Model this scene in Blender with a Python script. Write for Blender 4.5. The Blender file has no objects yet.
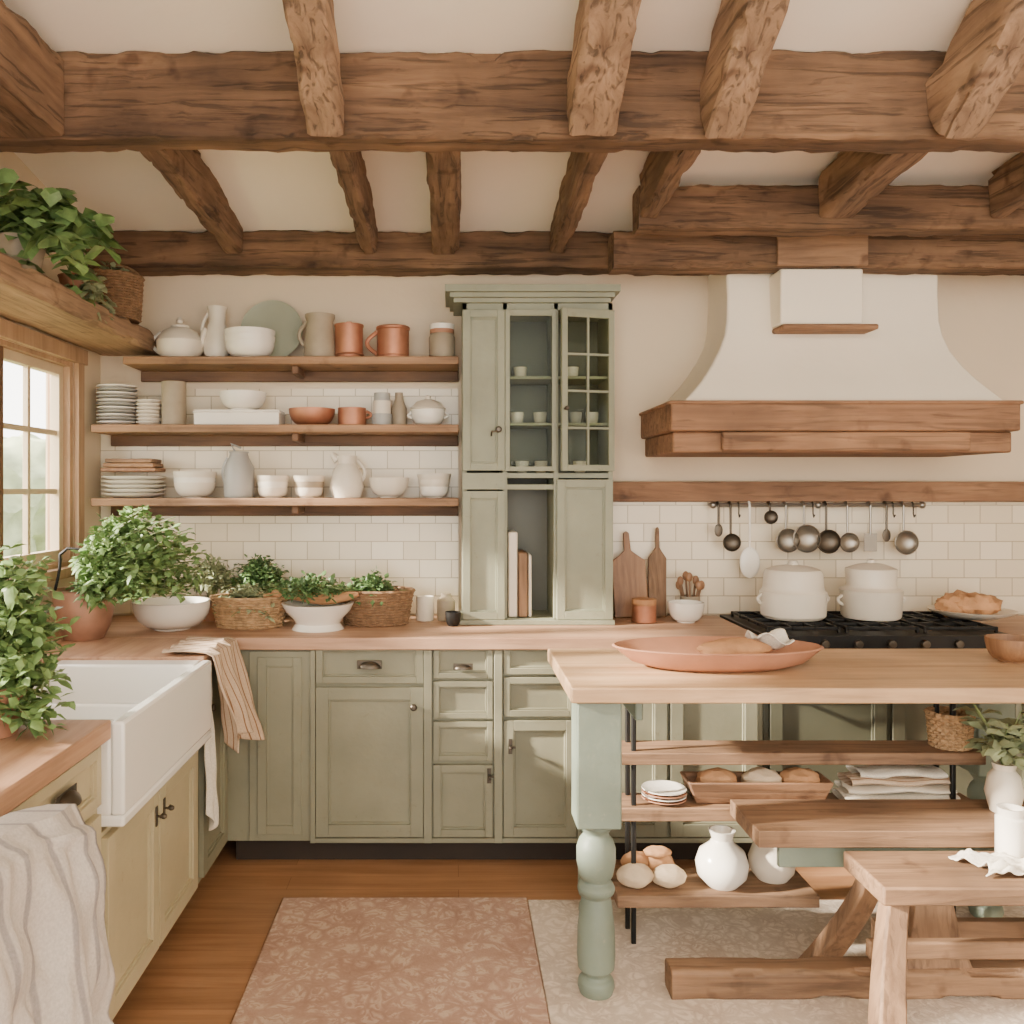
import bpy, bmesh, math, random
from mathutils import Vector, Matrix, noise
random.seed(7)
F=886.; CX=452.; CY=490.; H=1.506
pi=math.pi
def PX(px,Y): return (px-CX)*Y/F
def PZ(py,Y): return H-(py-CY)*Y/F
def lin(c):
    return tuple(((x/255.)/12.92 if x/255.<=0.04045 else ((x/255.+0.055)/1.055)**2.4) for x in c)
# ------------------------------------------------------------ materials
def nm(name):
    m=bpy.data.materials.new(name); m.use_nodes=True
    nt=m.node_tree; b=nt.nodes['Principled BSDF']
    return m,nt.nodes,nt.links,b
def ramp(N,cols,pos=None):
    r=N.new('ShaderNodeValToRGB'); e=r.color_ramp.elements
    while len(e)<len(cols): e.new(0.5)
    for i,c in enumerate(cols):
        e[i].position=(pos[i] if pos else i/(len(cols)-1)); e[i].color=(*c,1)
    return r
def plain(name,col,rough=.5,metal=0,var=.1,scale=6,bump=.0,bscale=40,coat=0,worn=None):
    m,N,L,b=nm(name); c=lin(col)
    tc=N.new('ShaderNodeTexCoord'); n=N.new('ShaderNodeTexNoise'); n.inputs['Scale'].default_value=scale; n.inputs['Detail'].default_value=4
    L.new(tc.outputs['Object'],n.inputs['Vector'])
    r=ramp(N,[tuple(x*(1-var) for x in c),tuple(min(1,x*(1+var)) for x in c)],[.3,.7])
    L.new(n.outputs['Fac'],r.inputs['Fac']); out=r.outputs['Color']
    if worn:
        nw=N.new('ShaderNodeTexNoise'); nw.inputs['Scale'].default_value=22; nw.inputs['Detail'].default_value=10; nw.inputs['Roughness'].default_value=.85
        L.new(tc.outputs['Object'],nw.inputs['Vector'])
        rw=ramp(N,[(0,0,0),(1,1,1)],[.58,.70]); L.new(nw.outputs['Fac'],rw.inputs['Fac'])
        mx=N.new('ShaderNodeMixRGB'); L.new(rw.outputs['Color'],mx.inputs[0]); L.new(out,mx.inputs[1]); mx.inputs[2].default_value=(*lin(worn),1); out=mx.outputs[0]
    L.new(out,b.inputs['Base Color'])
    b.inputs['Roughness'].default_value=rough; b.inputs['Metallic'].default_value=metal
    b.inputs['Coat Weight'].default_value=coat
    if bump:
        n2=N.new('ShaderNodeTexNoise'); n2.inputs['Scale'].default_value=bscale; n2.inputs['Detail'].default_value=5
        L.new(tc.outputs['Object'],n2.inputs['Vector'])
        bp=N.new('ShaderNodeBump'); bp.inputs['Strength'].default_value=bump; bp.inputs['Distance'].default_value=.01
        L.new(n2.outputs['Fac'],bp.inputs['Height']); L.new(bp.outputs['Normal'],b.inputs['Normal'])
    return m
def wood(name,dark,light,axis='X',sc=1.,rough=.55,bump=.25,patch=.35,planks=None,crack=0,dist=.8,knots=.62):
    m,N,L,b=nm(name)
    tc=N.new('ShaderNodeTexCoord'); mp=N.new('ShaderNodeMapping')
    s=[14*sc]*3; s['XYZ'.index(axis)]=1.1*sc; mp.inputs['Scale'].default_value=s
    L.new(tc.outputs['Object'],mp.inputs['Vector'])
    n=N.new('ShaderNodeTexNoise'); n.inputs['Scale'].default_value=1; n.inputs['Detail'].default_value=9; n.inputs['Roughness'].default_value=.65; n.inputs['Distortion'].default_value=dist
    L.new(mp.outputs['Vector'],n.inputs['Vector'])
    d=lin(dark); l=lin(light); mid=tuple((x+y)/2 for x,y in zip(d,l))
    r=ramp(N,[d,mid,l],[.3,.5,.72]); L.new(n.outputs['Fac'],r.inputs['Fac'])
    n2=N.new('ShaderNodeTexNoise'); n2.inputs['Scale'].default_value=3.2; n2.inputs['Detail'].default_value=4
    L.new(tc.outputs['Object'],n2.inputs['Vector'])
    r2=ramp(N,[(1-patch,)*3,(1,1,1)],[.32,.62]); L.new(n2.outputs['Fac'],r2.inputs['Fac'])
    def mul(a,c,f=1):
        mx=N.new('ShaderNodeMixRGB'); mx.blend_type='MULTIPLY'; mx.inputs['Fac'].default_value=f
        L.new(a,mx.inputs['Color1']); L.new(c,mx.inputs['Color2']); return mx.outputs['Color']
    out=mul(r.outputs['Color'],r2.outputs['Color']); hgt=n.outputs['Fac']
    if crack:
        mp2=N.new('ShaderNodeMapping'); s=[38.]*3; s['XYZ'.index(axis)]=2.2; mp2.inputs['Scale'].default_value=s; L.new(tc.outputs['Object'],mp2.inputs['Vector'])
        n3=N.new('ShaderNodeTexNoise'); n3.inputs['Scale'].default_value=1; n3.inputs['Detail'].default_value=5; n3.inputs['Distortion'].default_value=1.2; L.new(mp2.outputs['Vector'],n3.inputs['Vector'])
        r3=ramp(N,[(1-crack,)*3,(1,1,1)],[.36,.46]); L.new(n3.outputs['Fac'],r3.inputs['Fac']); out=mul(out,r3.outputs['Color'])
        if knots:
            v=N.new('ShaderNodeTexNoise'); v.inputs['Scale'].default_value=9; v.inputs['Detail'].default_value=3; L.new(tc.outputs['Object'],v.inputs['Vector'])
            r4=ramp(N,[(1,1,1),(.5,.45,.42)],[knots,knots+.12]); L.new(v.outputs['Fac'],r4.inputs['Fac']); out=mul(out,r4.outputs['Color'])
        ma=N.new('ShaderNodeMath'); ma.operation='MULTIPLY'; L.new(hgt,ma.inputs[0]); L.new(r3.outputs['Color'],ma.inputs[1]); hgt=ma.outputs[0]
    if planks:
        bk=N.new('ShaderNodeTexBrick'); bk.inputs['Scale'].default_value=1
        bk.inputs['Brick Width'].default_value=planks[0]; bk.inputs['Row Height'].default_value=planks[1]
        bk.inputs['Mortar Size'].default_value=.0012; bk.inputs['Mortar Smooth'].default_value=.3
        bk.inputs['Color1'].default_value=(1,1,1,1); bk.inputs['Color2'].default_value=(.78,.76,.74,1); bk.inputs['Mortar'].default_value=(.5,.42,.36,1)
        L.new(tc.outputs['Object'],bk.inputs['Vector']); out=mul(out,bk.outputs['Color'])
    L.new(out,b.inputs['Base Color']); b.inputs['Roughness'].default_value=rough
    bp=N.new('ShaderNodeBump'); bp.inputs['Strength'].default_value=bump; bp.inputs['Distance'].default_value=.012
    L.new(hgt,bp.inputs['Height']); L.new(bp.outputs['Normal'],b.inputs['Normal'])
    return m
def tiles():
    m,N,L,b=nm('subway_tile')
    tc=N.new('ShaderNodeTexCoord'); sp=N.new('ShaderNodeSeparateXYZ'); cb=N.new('ShaderNodeCombineXYZ')
    L.new(tc.outputs['Object'],sp.inputs[0]); L.new(sp.outputs['X'],cb.inputs['X']); L.new(sp.outputs['Z'],cb.inputs['Y'])
    bk=N.new('ShaderNodeTexBrick'); bk.inputs['Scale'].default_value=1
    bk.inputs['Brick Width'].default_value=.15; bk.inputs['Row Height'].default_value=.085; bk.inputs['Mortar Size'].default_value=.0025; bk.inputs['Mortar Smooth'].default_value=.2
    bk.inputs['Color1'].default_value=(*lin((240,228,204)),1); bk.inputs['Color2'].default_value=(*lin((226,212,184)),1); bk.inputs['Mortar'].default_value=(*lin((190,174,146)),1)
    L.new(cb.outputs[0],bk.inputs['Vector']); L.new(bk.outputs['Color'],b.inputs['Base Color'])
    b.inputs['Roughness'].default_value=.22
    n=N.new('ShaderNodeTexNoise'); n.inputs['Scale'].default_value=9; L.new(tc.outputs['Object'],n.inputs['Vector'])
    mt=N.new('ShaderNodeMath'); mt.operation='MULTIPLY_ADD'; mt.inputs[1].default_value=-1.; L.new(bk.outputs['Fac'],mt.inputs[0]); L.new(n.outputs['Fac'],mt.inputs[2])
    bp=N.new('ShaderNodeBump'); bp.inputs['Strength'].default_value=.35; bp.inputs['Distance'].default_value=.006
    L.new(mt.outputs[0],bp.inputs['Height']); L.new(bp.outputs['Normal'],b.inputs['Normal'])
    return m
def rugmat(name,c1,c2,c3,sc=14):
    m,N,L,b=nm(name)
    tc=N.new('ShaderNodeTexCoord')
    n0=N.new('ShaderNodeTexNoise'); n0.inputs['Scale'].default_value=6; L.new(tc.outputs['Object'],n0.inputs['Vector'])
    v=N.new('ShaderNodeTexVoronoi'); v.inputs['Scale'].default_value=sc; v.feature='DISTANCE_TO_EDGE'
    ad=N.new('ShaderNodeMixRGB'); ad.blend_type='ADD'; ad.inputs['Fac'].default_value=.12
    L.new(tc.outputs['Object'],ad.inputs['Color1']); L.new(n0.outputs['Color'],ad.inputs['Color2']); L.new(ad.outputs['Color'],v.inputs['Vector'])
    w=N.new('ShaderNodeTexNoise'); w.inputs['Scale'].default_value=22; w.inputs['Detail'].default_value=3; w.inputs['Distortion'].default_value=2.5
    L.new(ad.outputs['Color'],w.inputs['Vector'])
    n=N.new('ShaderNodeTexNoise'); n.inputs['Scale'].default_value=2.2; n.inputs['Detail'].default_value=8; n.inputs['Roughness'].default_value=.75; L.new(tc.outputs['Object'],n.inputs['Vector'])
    r1=ramp(N,[(0,0,0),(1,1,1)],[.02,.16]); L.new(v.outputs['Distance'],r1.inputs['Fac'])
    r2=ramp(N,[(0,0,0),(1,1,1)],[.42,.58]); L.new(w.outputs['Fac'],r2.inputs['Fac'])
    mu=N.new('ShaderNodeMath'); mu.operation='MULTIPLY'; L.new(r1.outputs['Color'],mu.inputs[0]); L.new(r2.outputs['Color'],mu.inputs[1])
    ma=N.new('ShaderNodeMath'); ma.operation='MULTIPLY_ADD'; L.new(mu.outputs[0],ma.inputs[0]); ma.inputs[1].default_value=.26; L.new(n.outputs['Fac'],ma.inputs[2])
    r=ramp(N,[lin(c1),lin(c2),lin(c3)],[.34,.56,.8]); L.new(ma.outputs[0],r.inputs['Fac'])
    L.new(r.outputs['Color'],b.inputs['Base Color']); b.inputs['Roughness'].default_value=.95
    n5=N.new('ShaderNodeTexNoise'); n5.inputs['Scale'].default_value=160; L.new(tc.outputs['Object'],n5.inputs['Vector'])
    bp=N.new('ShaderNodeBump'); bp.inputs['Strength'].default_value=.6; bp.inputs['Distance'].default_value=.004
    L.new(n5.outputs['Fac'],bp.inputs['Height']); L.new(bp.outputs['Normal'],b.inputs['Normal'])
    return m
def glassmat(name,tint=(1,1,1),g=.08):
    m,N,L,b=nm(name); N.remove(b)
    t=N.new('ShaderNodeBsdfTransparent'); t.inputs[0].default_value=(*tint,1)
    gl=N.new('ShaderNodeBsdfGlossy'); gl.inputs['Roughness'].default_value=.03
    mx=N.new('ShaderNodeMixShader'); mx.inputs[0].default_value=g
    L.new(t.outputs[0],mx.inputs[1]); L.new(gl.outputs[0],mx.inputs[2]); L.new(mx.outputs[0],N['Material Output'].inputs[0])
    return m
def fabric(name,c,stripe=None,sc=60,dirn='Z'):
    m,N,L,b=nm(name); tc=N.new('ShaderNodeTexCoord')
    n=N.new('ShaderNodeTexNoise'); n.inputs['Scale'].default_value=180; L.new(tc.outputs['Object'],n.inputs['Vector'])
    cl=lin(c); r=ramp(N,[tuple(x*.82 for x in cl),cl],[.3,.7]); L.new(n.outputs['Fac'],r.inputs['Fac']); o=r.outputs['Color']
    if stripe:
        w=N.new('ShaderNodeTexWave'); w.bands_direction=dirn; w.inputs['Scale'].default_value=sc/10; L.new(tc.outputs['Object'],w.inputs['Vector'])
        r2=ramp(N,[lin(stripe),(1,1,1)],[.03,.10]); L.new(w.outputs['Fac'],r2.inputs['Fac'])
        mx=N.new('ShaderNodeMixRGB'); mx.blend_type='MULTIPLY'; mx.inputs[0].default_value=1; L.new(o,mx.inputs[1]); L.new(r2.outputs['Color'],mx.inputs[2]); o=mx.outputs['Color']
    L.new(o,b.inputs['Base Color']); b.inputs['Roughness'].default_value=.95
    bp=N.new('ShaderNodeBump'); bp.inputs['Strength'].default_value=.3; bp.inputs['Distance'].default_value=.003
    L.new(n.outputs['Fac'],bp.inputs['Height']); L.new(bp.outputs['Normal'],b.inputs['Normal'])
    return m
bX=wood('beam_wood_x',(82,60,44),(150,116,86),'X',.8,.9,.8,.5,crack=.5); bY=wood('beam_wood_y',(90,66,50),(164,130,100),'Y',.8,.9,.8,.4,crack=.5)
bR=wood('rafter_wood',(110,84,64),(188,154,122),'Y',.8,.9,.8,.4,crack=.5)
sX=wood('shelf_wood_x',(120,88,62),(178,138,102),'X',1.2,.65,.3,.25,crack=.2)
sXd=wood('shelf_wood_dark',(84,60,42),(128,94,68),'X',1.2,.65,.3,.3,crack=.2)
sY=wood('shelf_wood_y',(132,104,80),(190,156,124),'Y',1.2,.7,.35,.35,crack=.3)
hW=wood('hood_wood',(118,84,60),(170,128,94),'X',1,.75,.4,.35,crack=.35)
cX=wood('counter_wood_x',(166,124,96),(206,166,134),'X',1.3,.5,.12,.22,dist=.3,crack=.1,knots=0)
cY=wood('counter_wood_y',(166,124,96),(206,166,134),'Y',1.3,.5,.12,.22,dist=.3,crack=.1,knots=0)
tX=wood('table_wood',(172,134,96),(214,178,138),'X',1.1,.5,.16,.22,dist=.3,crack=.14,knots=0)
oX=wood('oak_x',(112,84,62),(168,132,100),'X',1.1,.7,.3,.35,crack=.3)
oY=wood('oak_y',(112,84,62),(168,132,100),'Y',1.1,.7,.3,.35,crack=.3)
oZ=wood('oak_z',(112,84,62),(168,132,100),'Z',1.1,.7,.3,.35,crack=.3)
brZ=wood('board_wood',(116,80,54),(170,126,88),'Z',1.6,.5,.1,.2)
flo=wood('floor_oak',(150,104,70),(194,148,108),'X',1.2,.4,.1,.15,planks=(1.3,.11),dist=.4)
plaster=plain('plaster_wall',(222,204,176),.9,var=.03,scale=2,bump=.25,bscale=14)
ceilm=plain('plaster_ceiling',(250,242,226),.9,var=.02,scale=2,bump=.3,bscale=10)
hoodm=plain('plaster_hood',(240,229,208),.85,var=.03,scale=3,bump=.2,bscale=14)
tile=tiles()
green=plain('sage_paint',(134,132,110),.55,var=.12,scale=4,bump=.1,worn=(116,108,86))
greenLit=plain('sage_paint_sunlit',(184,174,142),.55,var=.1,scale=4,bump=.1,worn=(158,144,114))  # sage of the left cabinets with its sunlit look put into the colour
greenT=plain('table_paint',(118,130,116),.5,var=.16,scale=5,bump=.14,worn=(142,144,124))
greenC=plain('cupboard_paint',(138,140,118),.55,var=.12,scale=5,bump=.1,worn=(118,112,92))
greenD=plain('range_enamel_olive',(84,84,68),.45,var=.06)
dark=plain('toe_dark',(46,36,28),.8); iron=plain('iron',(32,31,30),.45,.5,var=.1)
pewter=plain('pewter',(90,82,72),.4,.8); steel=plain('steel',(150,144,134),.38,.9,var=.1)
copper=plain('copper',(182,126,98),.5,.7,var=.18,scale=12); copperB=plain('copper_aged',(178,138,116),.5,.55,var=.18,scale=12)
white=plain('white_glaze',(238,232,220),.25,var=.02,coat=.2); ware=plain('cream_ware',(222,212,194),.4,var=.05)
stone=plain('stoneware',(160,146,124),.6,var=.12,scale=14); grey=plain('grey_enamel',(166,164,158),.35,var=.05)
terra=plain('terracotta',(174,124,96),.65,var=.14,scale=8,bump=.1)
sinkm=plain('fireclay',(246,244,238),.15,var=.01,coat=.4)
bread=plain('bread_crust',(186,138,96),.8,var=.25,scale=14,bump=.5); dough=plain('pale_bread',(206,184,154),.85,var=.15,scale=14,bump=.4)
wick=plain('wicker',(172,140,102),.8,var=.3,scale=50); wickd=plain('wicker_dark',(130,100,72),.8,var=.3,scale=50)
leafA=plain('leaf_green',(116,146,86),.5,var=.35,scale=25); leafB=plain('leaf_deep',(84,114,66),.5,var=.35,scale=25); leafC=plain('leaf_sage',(150,158,120),.55,var=.25,scale=20)
stem=plain('stem',(120,136,84),.6); winw=wood('window_wood',(156,122,92),(200,166,132),'Z',1.2,.6,.2,.2); winp=plain('window_paint',(200,180,150),.5)
winb=plain('window_bronze',(104,76,52),.5); hedge=plain('hedge_foliage',(176,186,150),.9,var=.3,scale=3); lawn=plain('lawn',(150,160,110),.9)
linen=fabric('linen_grey',(202,196,190),(206,206,212),34,'Y'); linW=fabric('linen_white',(228,220,204)); towelm=fabric('towel_beige',(206,182,156),(176,146,120),150,'Y')
rugA=rugmat('rug_rose',(160,124,108),(184,152,134),(206,182,162)); rugB=rugmat('rug_ivory',(178,158,142),(206,190,172),(226,212,196),18)
glz=glassmat('cupboard_glass',(.88,.9,.84),.006); wgl=glassmat('window_glass',(1,1,1),.04)
greenGlass=plain('green_plate',(158,162,142),.2,var=.04)
# ------------------------------------------------------------ mesh builder
class MB:
    def __init__(s): s.v=[]; s.f=[]; s.m=[]; s.mats=[]
    def mi(s,m):
        if m not in s.mats: s.mats.append(m)
        return s.mats.index(m)
    def add(s,vs,fs,m,M=None):
        o=len(s.v); k=s.mi(m)
        s.v+= [tuple(M@Vector(v)) if M else tuple(v) for v in vs]
        for f in fs: s.f.append(tuple(i+o for i in f)); s.m.append(k)
        return s
    def box(s,x0,x1,y0,y1,z0,z1,m,M=None):
        vs=[(x,y,z) for x in (x0,x1) for y in (y0,y1) for z in (z0,z1)]
        return s.add(vs,[(0,1,3,2),(4,6,7,5),(0,4,5,1),(2,3,7,6),(0,2,6,4),(1,5,7,3)],m,M)
    def hull8(s,lo,hi,m):
        return s.add(list(lo)+list(hi),[(0,1,2,3),(4,5,6,7),(0,1,5,4),(1,2,6,5),(2,3,7,6),(3,0,4,7)],m)
    def loft4(s,rings,m):
        vs=[p for r in rings for p in r]; fs=[]
        for i in range(len(rings)-1):
            for j in range(4): fs.append((i*4+j,i*4+(j+1)%4,(i+1)*4+(j+1)%4,(i+1)*4+j))
        n=4*(len(rings)-1); fs+=[(0,1,2,3),(n,n+1,n+2,n+3)]
        return s.add(vs,fs,m)
    def bar(s,a,b,w,h,m,up=(0,0,1)):
        a=Vector(a); b=Vector(b); d=(b-a).normalized(); u=Vector(up)
        sd=d.cross(u)
        if sd.length<1e-4: sd=d.cross(Vector((0,1,0)))
        sd.normalize(); u=sd.cross(d).normalized()
        q=[(-w/2,-h/2),(w/2,-h/2),(w/2,h/2),(-w/2,h/2)]
        return s.hull8([a+sd*i+u*j for i,j in q],[b+sd*i+u*j for i,j in q],m)
    def lathe(s,c,prof,m,n=32,sx=1,sy=1,M=None):
        c=Vector(c); vs=[];fs=[];rings=[]
        for r,z in prof:
            if r<1e-5: rings.append([len(vs)]); vs.append(c+Vector((0,0,z)))
            else:
                rings.append(list(range(len(vs),len(vs)+n)))
                vs+=[c+Vector((r*sx*math.cos(2*pi*i/n),r*sy*math.sin(2*pi*i/n),z)) for i in range(n)]
        for A,B in zip(rings,rings[1:]):
            if len(A)==1 and len(B)==1: continue
            for i in range(n):
                j=(i+1)%n
                if len(A)==1: fs.append((A[0],B[j],B[i]))
                elif len(B)==1: fs.append((A[i],A[j],B[0]))
                else: fs.append((A[i],A[j],B[j],B[i]))
        return s.add(vs,fs,m,M)
    def tube(s,path,r,m,n=8,closed=False,radii=None,M=None,flat=1.):
        P=[Vector(p) for p in path]; k=len(P); vs=[];fs=[]
        up=None
        for i in range(k):
            if closed: t=P[(i+1)%k]-P[i-1]
            else: t=P[min(i+1,k-1)]-P[max(i-1,0)]
            t.normalize()
            if up is None:
                up=Vector((0,0,1)) if abs(t.z)<.9 else Vector((1,0,0))
            sd=t.cross(up)
            if sd.length<1e-6: sd=t.orthogonal()
            sd.normalize(); up=sd.cross(t).normalized()
            rr=radii[i] if radii else r
            vs+=[P[i]+sd*rr*math.cos(2*pi*j/n)+up*rr*flat*math.sin(2*pi*j/n) for j in range(n)]
        for i in range(k if closed else k-1):
            a=i*n; b=((i+1)%k)*n
            for j in range(n): fs.append((a+j,a+(j+1)%n,b+(j+1)%n,b+j))
        if not closed: fs.append(tuple(range(n))); fs.append(tuple((k-1)*n+j for j in range(n)))
        return s.add(vs,fs,m,M)
    def ball(s,c,r,m,M=None,n=20,jit=0,sc=(1,1,1)):
        vs=[];fs=[];k=n//2
        c=Vector(c)
        for i in range(k+1):
            a=pi*i/k
            for j in range(n):
                b=2*pi*j/n; d=Vector((math.sin(a)*math.cos(b),math.sin(a)*math.sin(b),math.cos(a)))
                q=1+jit*noise.noise(d*2.3+c*5)
                vs.append(c+Vector((d.x*r*sc[0]*q,d.y*r*sc[1]*q,d.z*r*sc[2]*q)))
        for i in range(k):
            for j in range(n): fs.append((i*n+j,i*n+(j+1)%n,(i+1)*n+(j+1)%n,(i+1)*n+j))
        return s.add(vs,fs,m,M)
    def grid(s,fn,nu,nv,m):
        vs=[fn(i/nu,j/nv) for i in range(nu+1) for j in range(nv+1)]
        fs=[(i*(nv+1)+j,(i+1)*(nv+1)+j,(i+1)*(nv+1)+j+1,i*(nv+1)+j+1) for i in range(nu) for j in range(nv)]
        return s.add(vs,fs,m)
    def leaf(s,p,d,L,W,m,droop=.2):
        p=Vector(p); d=Vector(d).normalized(); sd=d.cross(Vector((random.uniform(-.5,.5),random.uniform(-.5,.5),1)))
        if sd.length<1e-3: sd=Vector((1,0,0))
        sd.normalize(); n=sd.cross(d)
        a=p+d*L*.45+n*W*.15; t=p+d*L-Vector((0,0,L*droop))
        l=p+d*L*.4+sd*W*.5; r=p+d*L*.4-sd*W*.5
        l2=p+d*L*.75+sd*W*.32-Vector((0,0,L*droop*.4)); r2=p+d*L*.75-sd*W*.32-Vector((0,0,L*droop*.4))
        return s.add([p,l,l2,t,r2,r,a],[(0,1,2,6),(6,2,3),(0,6,4,5),(6,3,4)],m)
    def obj(s,name,bevel=0,seg=2,solid=0,sub=0,ang=.6):
        xs=[v[0] for v in s.v]; ys=[v[1] for v in s.v]; zs=[v[2] for v in s.v]
        o=Vector(((min(xs)+max(xs))/2,(min(ys)+max(ys))/2,min(zs)))
        me=bpy.data.meshes.new(name)
        me.from_pydata([tuple(Vector(v)-o) for v in s.v],[],s.f)
        for m in s.mats: me.materials.append(m)
        me.polygons.foreach_set('material_index',s.m)
        bm=bmesh.new(); bm.from_mesh(me)
        bmesh.ops.recalc_face_normals(bm,faces=bm.faces); bm.to_mesh(me); bm.free()
        me.polygons.foreach_set('use_smooth',[True]*len(me.polygons))
        me.set_sharp_from_angle(angle=ang)
        me.update()
        ob=bpy.data.objects.new(name,me); ob.location=o; bpy.context.collection.objects.link(ob)
        if solid:
            q=ob.modifiers.new('solid','SOLIDIFY'); q.thickness=solid; q.offset=0
        if bevel:
            q=ob.modifiers.new('bevel','BEVEL'); q.width=bevel; q.segments=seg; q.limit_method='ANGLE'; q.angle_limit=.7
        return ob
def hewn(mb,a,b,w,h,mat,jit=.008,seg=None,up=(0,0,1)):
    a=Vector(a); b=Vector(b); d=b-a; Ln=d.length; d.normalize(); sd=d.cross(Vector(up)).normalized(); u=sd.cross(d)
    seg=seg or max(6,int(Ln/.03)); c=.009; ring=[]
    hw,hh=w/2,h/2
    def side(p,q,n):
        return [(p[0]+(q[0]-p[0])*i/n,p[1]+(q[1]-p[1])*i/n) for i in range(n)]
    pts=[(-hw+c,-hh),(hw-c,-hh),(hw,-hh+c),(hw,hh-c),(hw-c,hh),(-hw+c,hh),(-hw,hh-c),(-hw,-hh+c)]
    for i in range(8):
        ring+=side(pts[i],pts[(i+1)%8],8 if i%2==0 else 1)
    n=len(ring); vs=[];fs=[]
    for k in range(seg+1):
        base=a+d*Ln*k/seg
        for (i,j) in ring:
            p=base+sd*i+u*j
            pp=Vector(p)
            q=noise.noise_vector(pp*6)*jit*.6+noise.noise_vector(pp*1.7)*jit*.6+noise.noise_vector(pp*18)*jit*.6
            ed=min(abs(abs(i)-hw),.02)+min(abs(abs(j)-hh),.02)
            if ed<.012:
                ch=max(0,noise.noise(pp*9)-.1)*.06
                q+=(-sd*(1 if i>0 else -1)-u*(1 if j>0 else -1))*ch*.6
            q-=d*q.dot(d)*.8
            vs.append(p+q)
    for k in range(seg):
        for j in range(n): fs.append((k*n+j,k*n+(j+1)%n,(k+1)*n+(j+1)%n,(k+1)*n+j))
    fs.append(tuple(range(n))); fs.append(tuple(seg*n+j for j in range(n)))
    return mb.add(vs,fs,mat)
def box(name,x0,x1,y0,y1,z0,z1,m,bevel=0): return MB().box(x0,x1,y0,y1,z0,z1,m).obj(name,bevel)
# ------------------------------------------------------------ room
XL,XR,YB=-1.65,3.0,4.16
def cz(Y): return 2.87-(Y-2.74)*.155
box('floor',XL-.1,XR+.1,-2.2,YB+.1,-.08,0,flo)
box('wall_back',XL-.1,XR+.1,YB,YB+.1,0,2.9,plaster)
b=MB(); WY0,WY1,WZ0,WZ1=1.5,3.86,1.18,2.06
for y0,y1,z0,z1 in((-2.2,WY0,0,3.7),(WY1,YB,0,2.9),(WY0,WY1,0,WZ0)): b.box(XL-.12,XL,y0,y1,z0,z1,plaster)
b.box(XL-.12,XL,WY0,WY1,WZ1,3.1,plaster); b.obj('wall_left')
b=MB()
for y0,y1,z0,z1 in((-2.2,.0,0,3.7),(2.3,YB,0,3.2),(0,2.3,0,.9),(0,2.3,2.3,3.4)): b.box(XR,XR+.12,y0,y1,z0,z1,plaster)  # includes the opening for the added side window
b.obj('wall_right')
b=MB(); y0,y1=-2.2,YB+.1
b.add([(XL-.1,y0,cz(y0)),(XR+.1,y0,cz(y0)),(XR+.1,y1,cz(y1)),(XL-.1,y1,cz(y1)),(XL-.1,y0,cz(y0)+.1),(XR+.1,y0,cz(y0)+.1),(XR+.1,y1,cz(y1)+.1),(XL-.1,y1,cz(y1)+.1)],[(0,1,2,3),(4,5,6,7),(0,1,5,4),(1,2,6,5),(2,3,7,6),(3,0,4,7)],ceilm)
b.obj('ceiling')
b=MB(); b.box(XL+.005,.03,YB-.012,YB-.001,.925,1.98,tile); b.box(.72,XR-.01,YB-.012,YB-.001,.925,1.45,tile); b.obj('backsplash_tile')
box('trim_1',.70,XR-.01,YB-.06,YB-.001,1.452,1.545,hW,.004)
def window(name,x,y0,y1,z0,z1,s):
    b=MB(); cw=.085
    def bb(ya,yb,za,zb,d0,d1,m):
        a=sorted((x+s*d0,x+s*d1)); b.box(a[0],a[1],ya,yb,za,zb,m)
    bb(y0-cw,y1+cw,z1,z1+cw-.02,.001,.03,winw); bb(y0-cw,y0,z0,z1,.001,.025,winw); bb(y1,y1+cw*.7,z0,z1,.001,.025,winw)
    bb(y0-cw,y1+cw*.7,z0-.04,z0,.001,.05,winw)
    bb(y0,y1,z1-.02,z1,-.1,-.001,winw); bb(y0,y1,z0,z0+.02,-.1,-.001,winw); bb(y0,y0+.03,z0+.02,z1-.02,-.1,-.001,winw); bb(y1-.03,y1,z0+.02,z1-.02,-.1,-.001,winw)
    n=4; w=(y1-y0-.06)/n
    for i in range(n):
        a=y0+.03+i*w; c=a+w
        bb(a,a+.045,z0+.02,z1-.02,-.07,-.02,winb if i%2 else winp); bb(c-.04,c,z0+.02,z1-.02,-.07,-.03,winp)
        bb(a+.045,c-.04,z0+.02,z0+.07,-.07,-.03,winp); bb(a+.045,c-.04,z1-.06,z1-.02,-.07,-.03,winp)
        bb((a+c)/2-.011,(a+c)/2+.011,z0+.07,z1-.06,-.062,-.04,winp)
        for k in (1,2):
            zz=z0+.07+(z1-z0-.13)*k/3; bb(a+.045,c-.04,zz-.011,zz+.011,-.061,-.041,winp)
        bb(a+.045,c-.04,z0+.07,z1-.06,-.053,-.05,wgl)
    return b.obj(name,.002)
window('window_1',XL,WY0,WY1,WZ0,WZ1,1)
window('added_side_window',XR,0,2.3,.9,2.3,-1)  # unseen window, added to bring light to the right-hand benches
b=MB()
def hd(u,v):
    y=-1+23*u
    prof=[(-7.2,0),(-7.0,.7),(-7.0,1.4),(-7.3,2.0),(-8.0,2.3),(-9,2.2)]
    t=v*5; i=min(4,int(t)); f=t-i; x=prof[i][0]*(1-f)+prof[i+1][0]*f; z=prof[i][1]*(1-f)+prof[i+1][1]*f
    q=noise.noise_vector(Vector((x,y,z))*.8)*.5+noise.noise_vector(Vector((x,y,z))*3)*.18
    return (x+q.x,y,max(-.05,z+q.z*(1 if v>.05 else 0)))
b.grid(hd,240,40,hedge); b.obj('garden_hedge')
box('garden_lawn',-14,XL-.2,-4,24,-.2,-.1,lawn)
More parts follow.
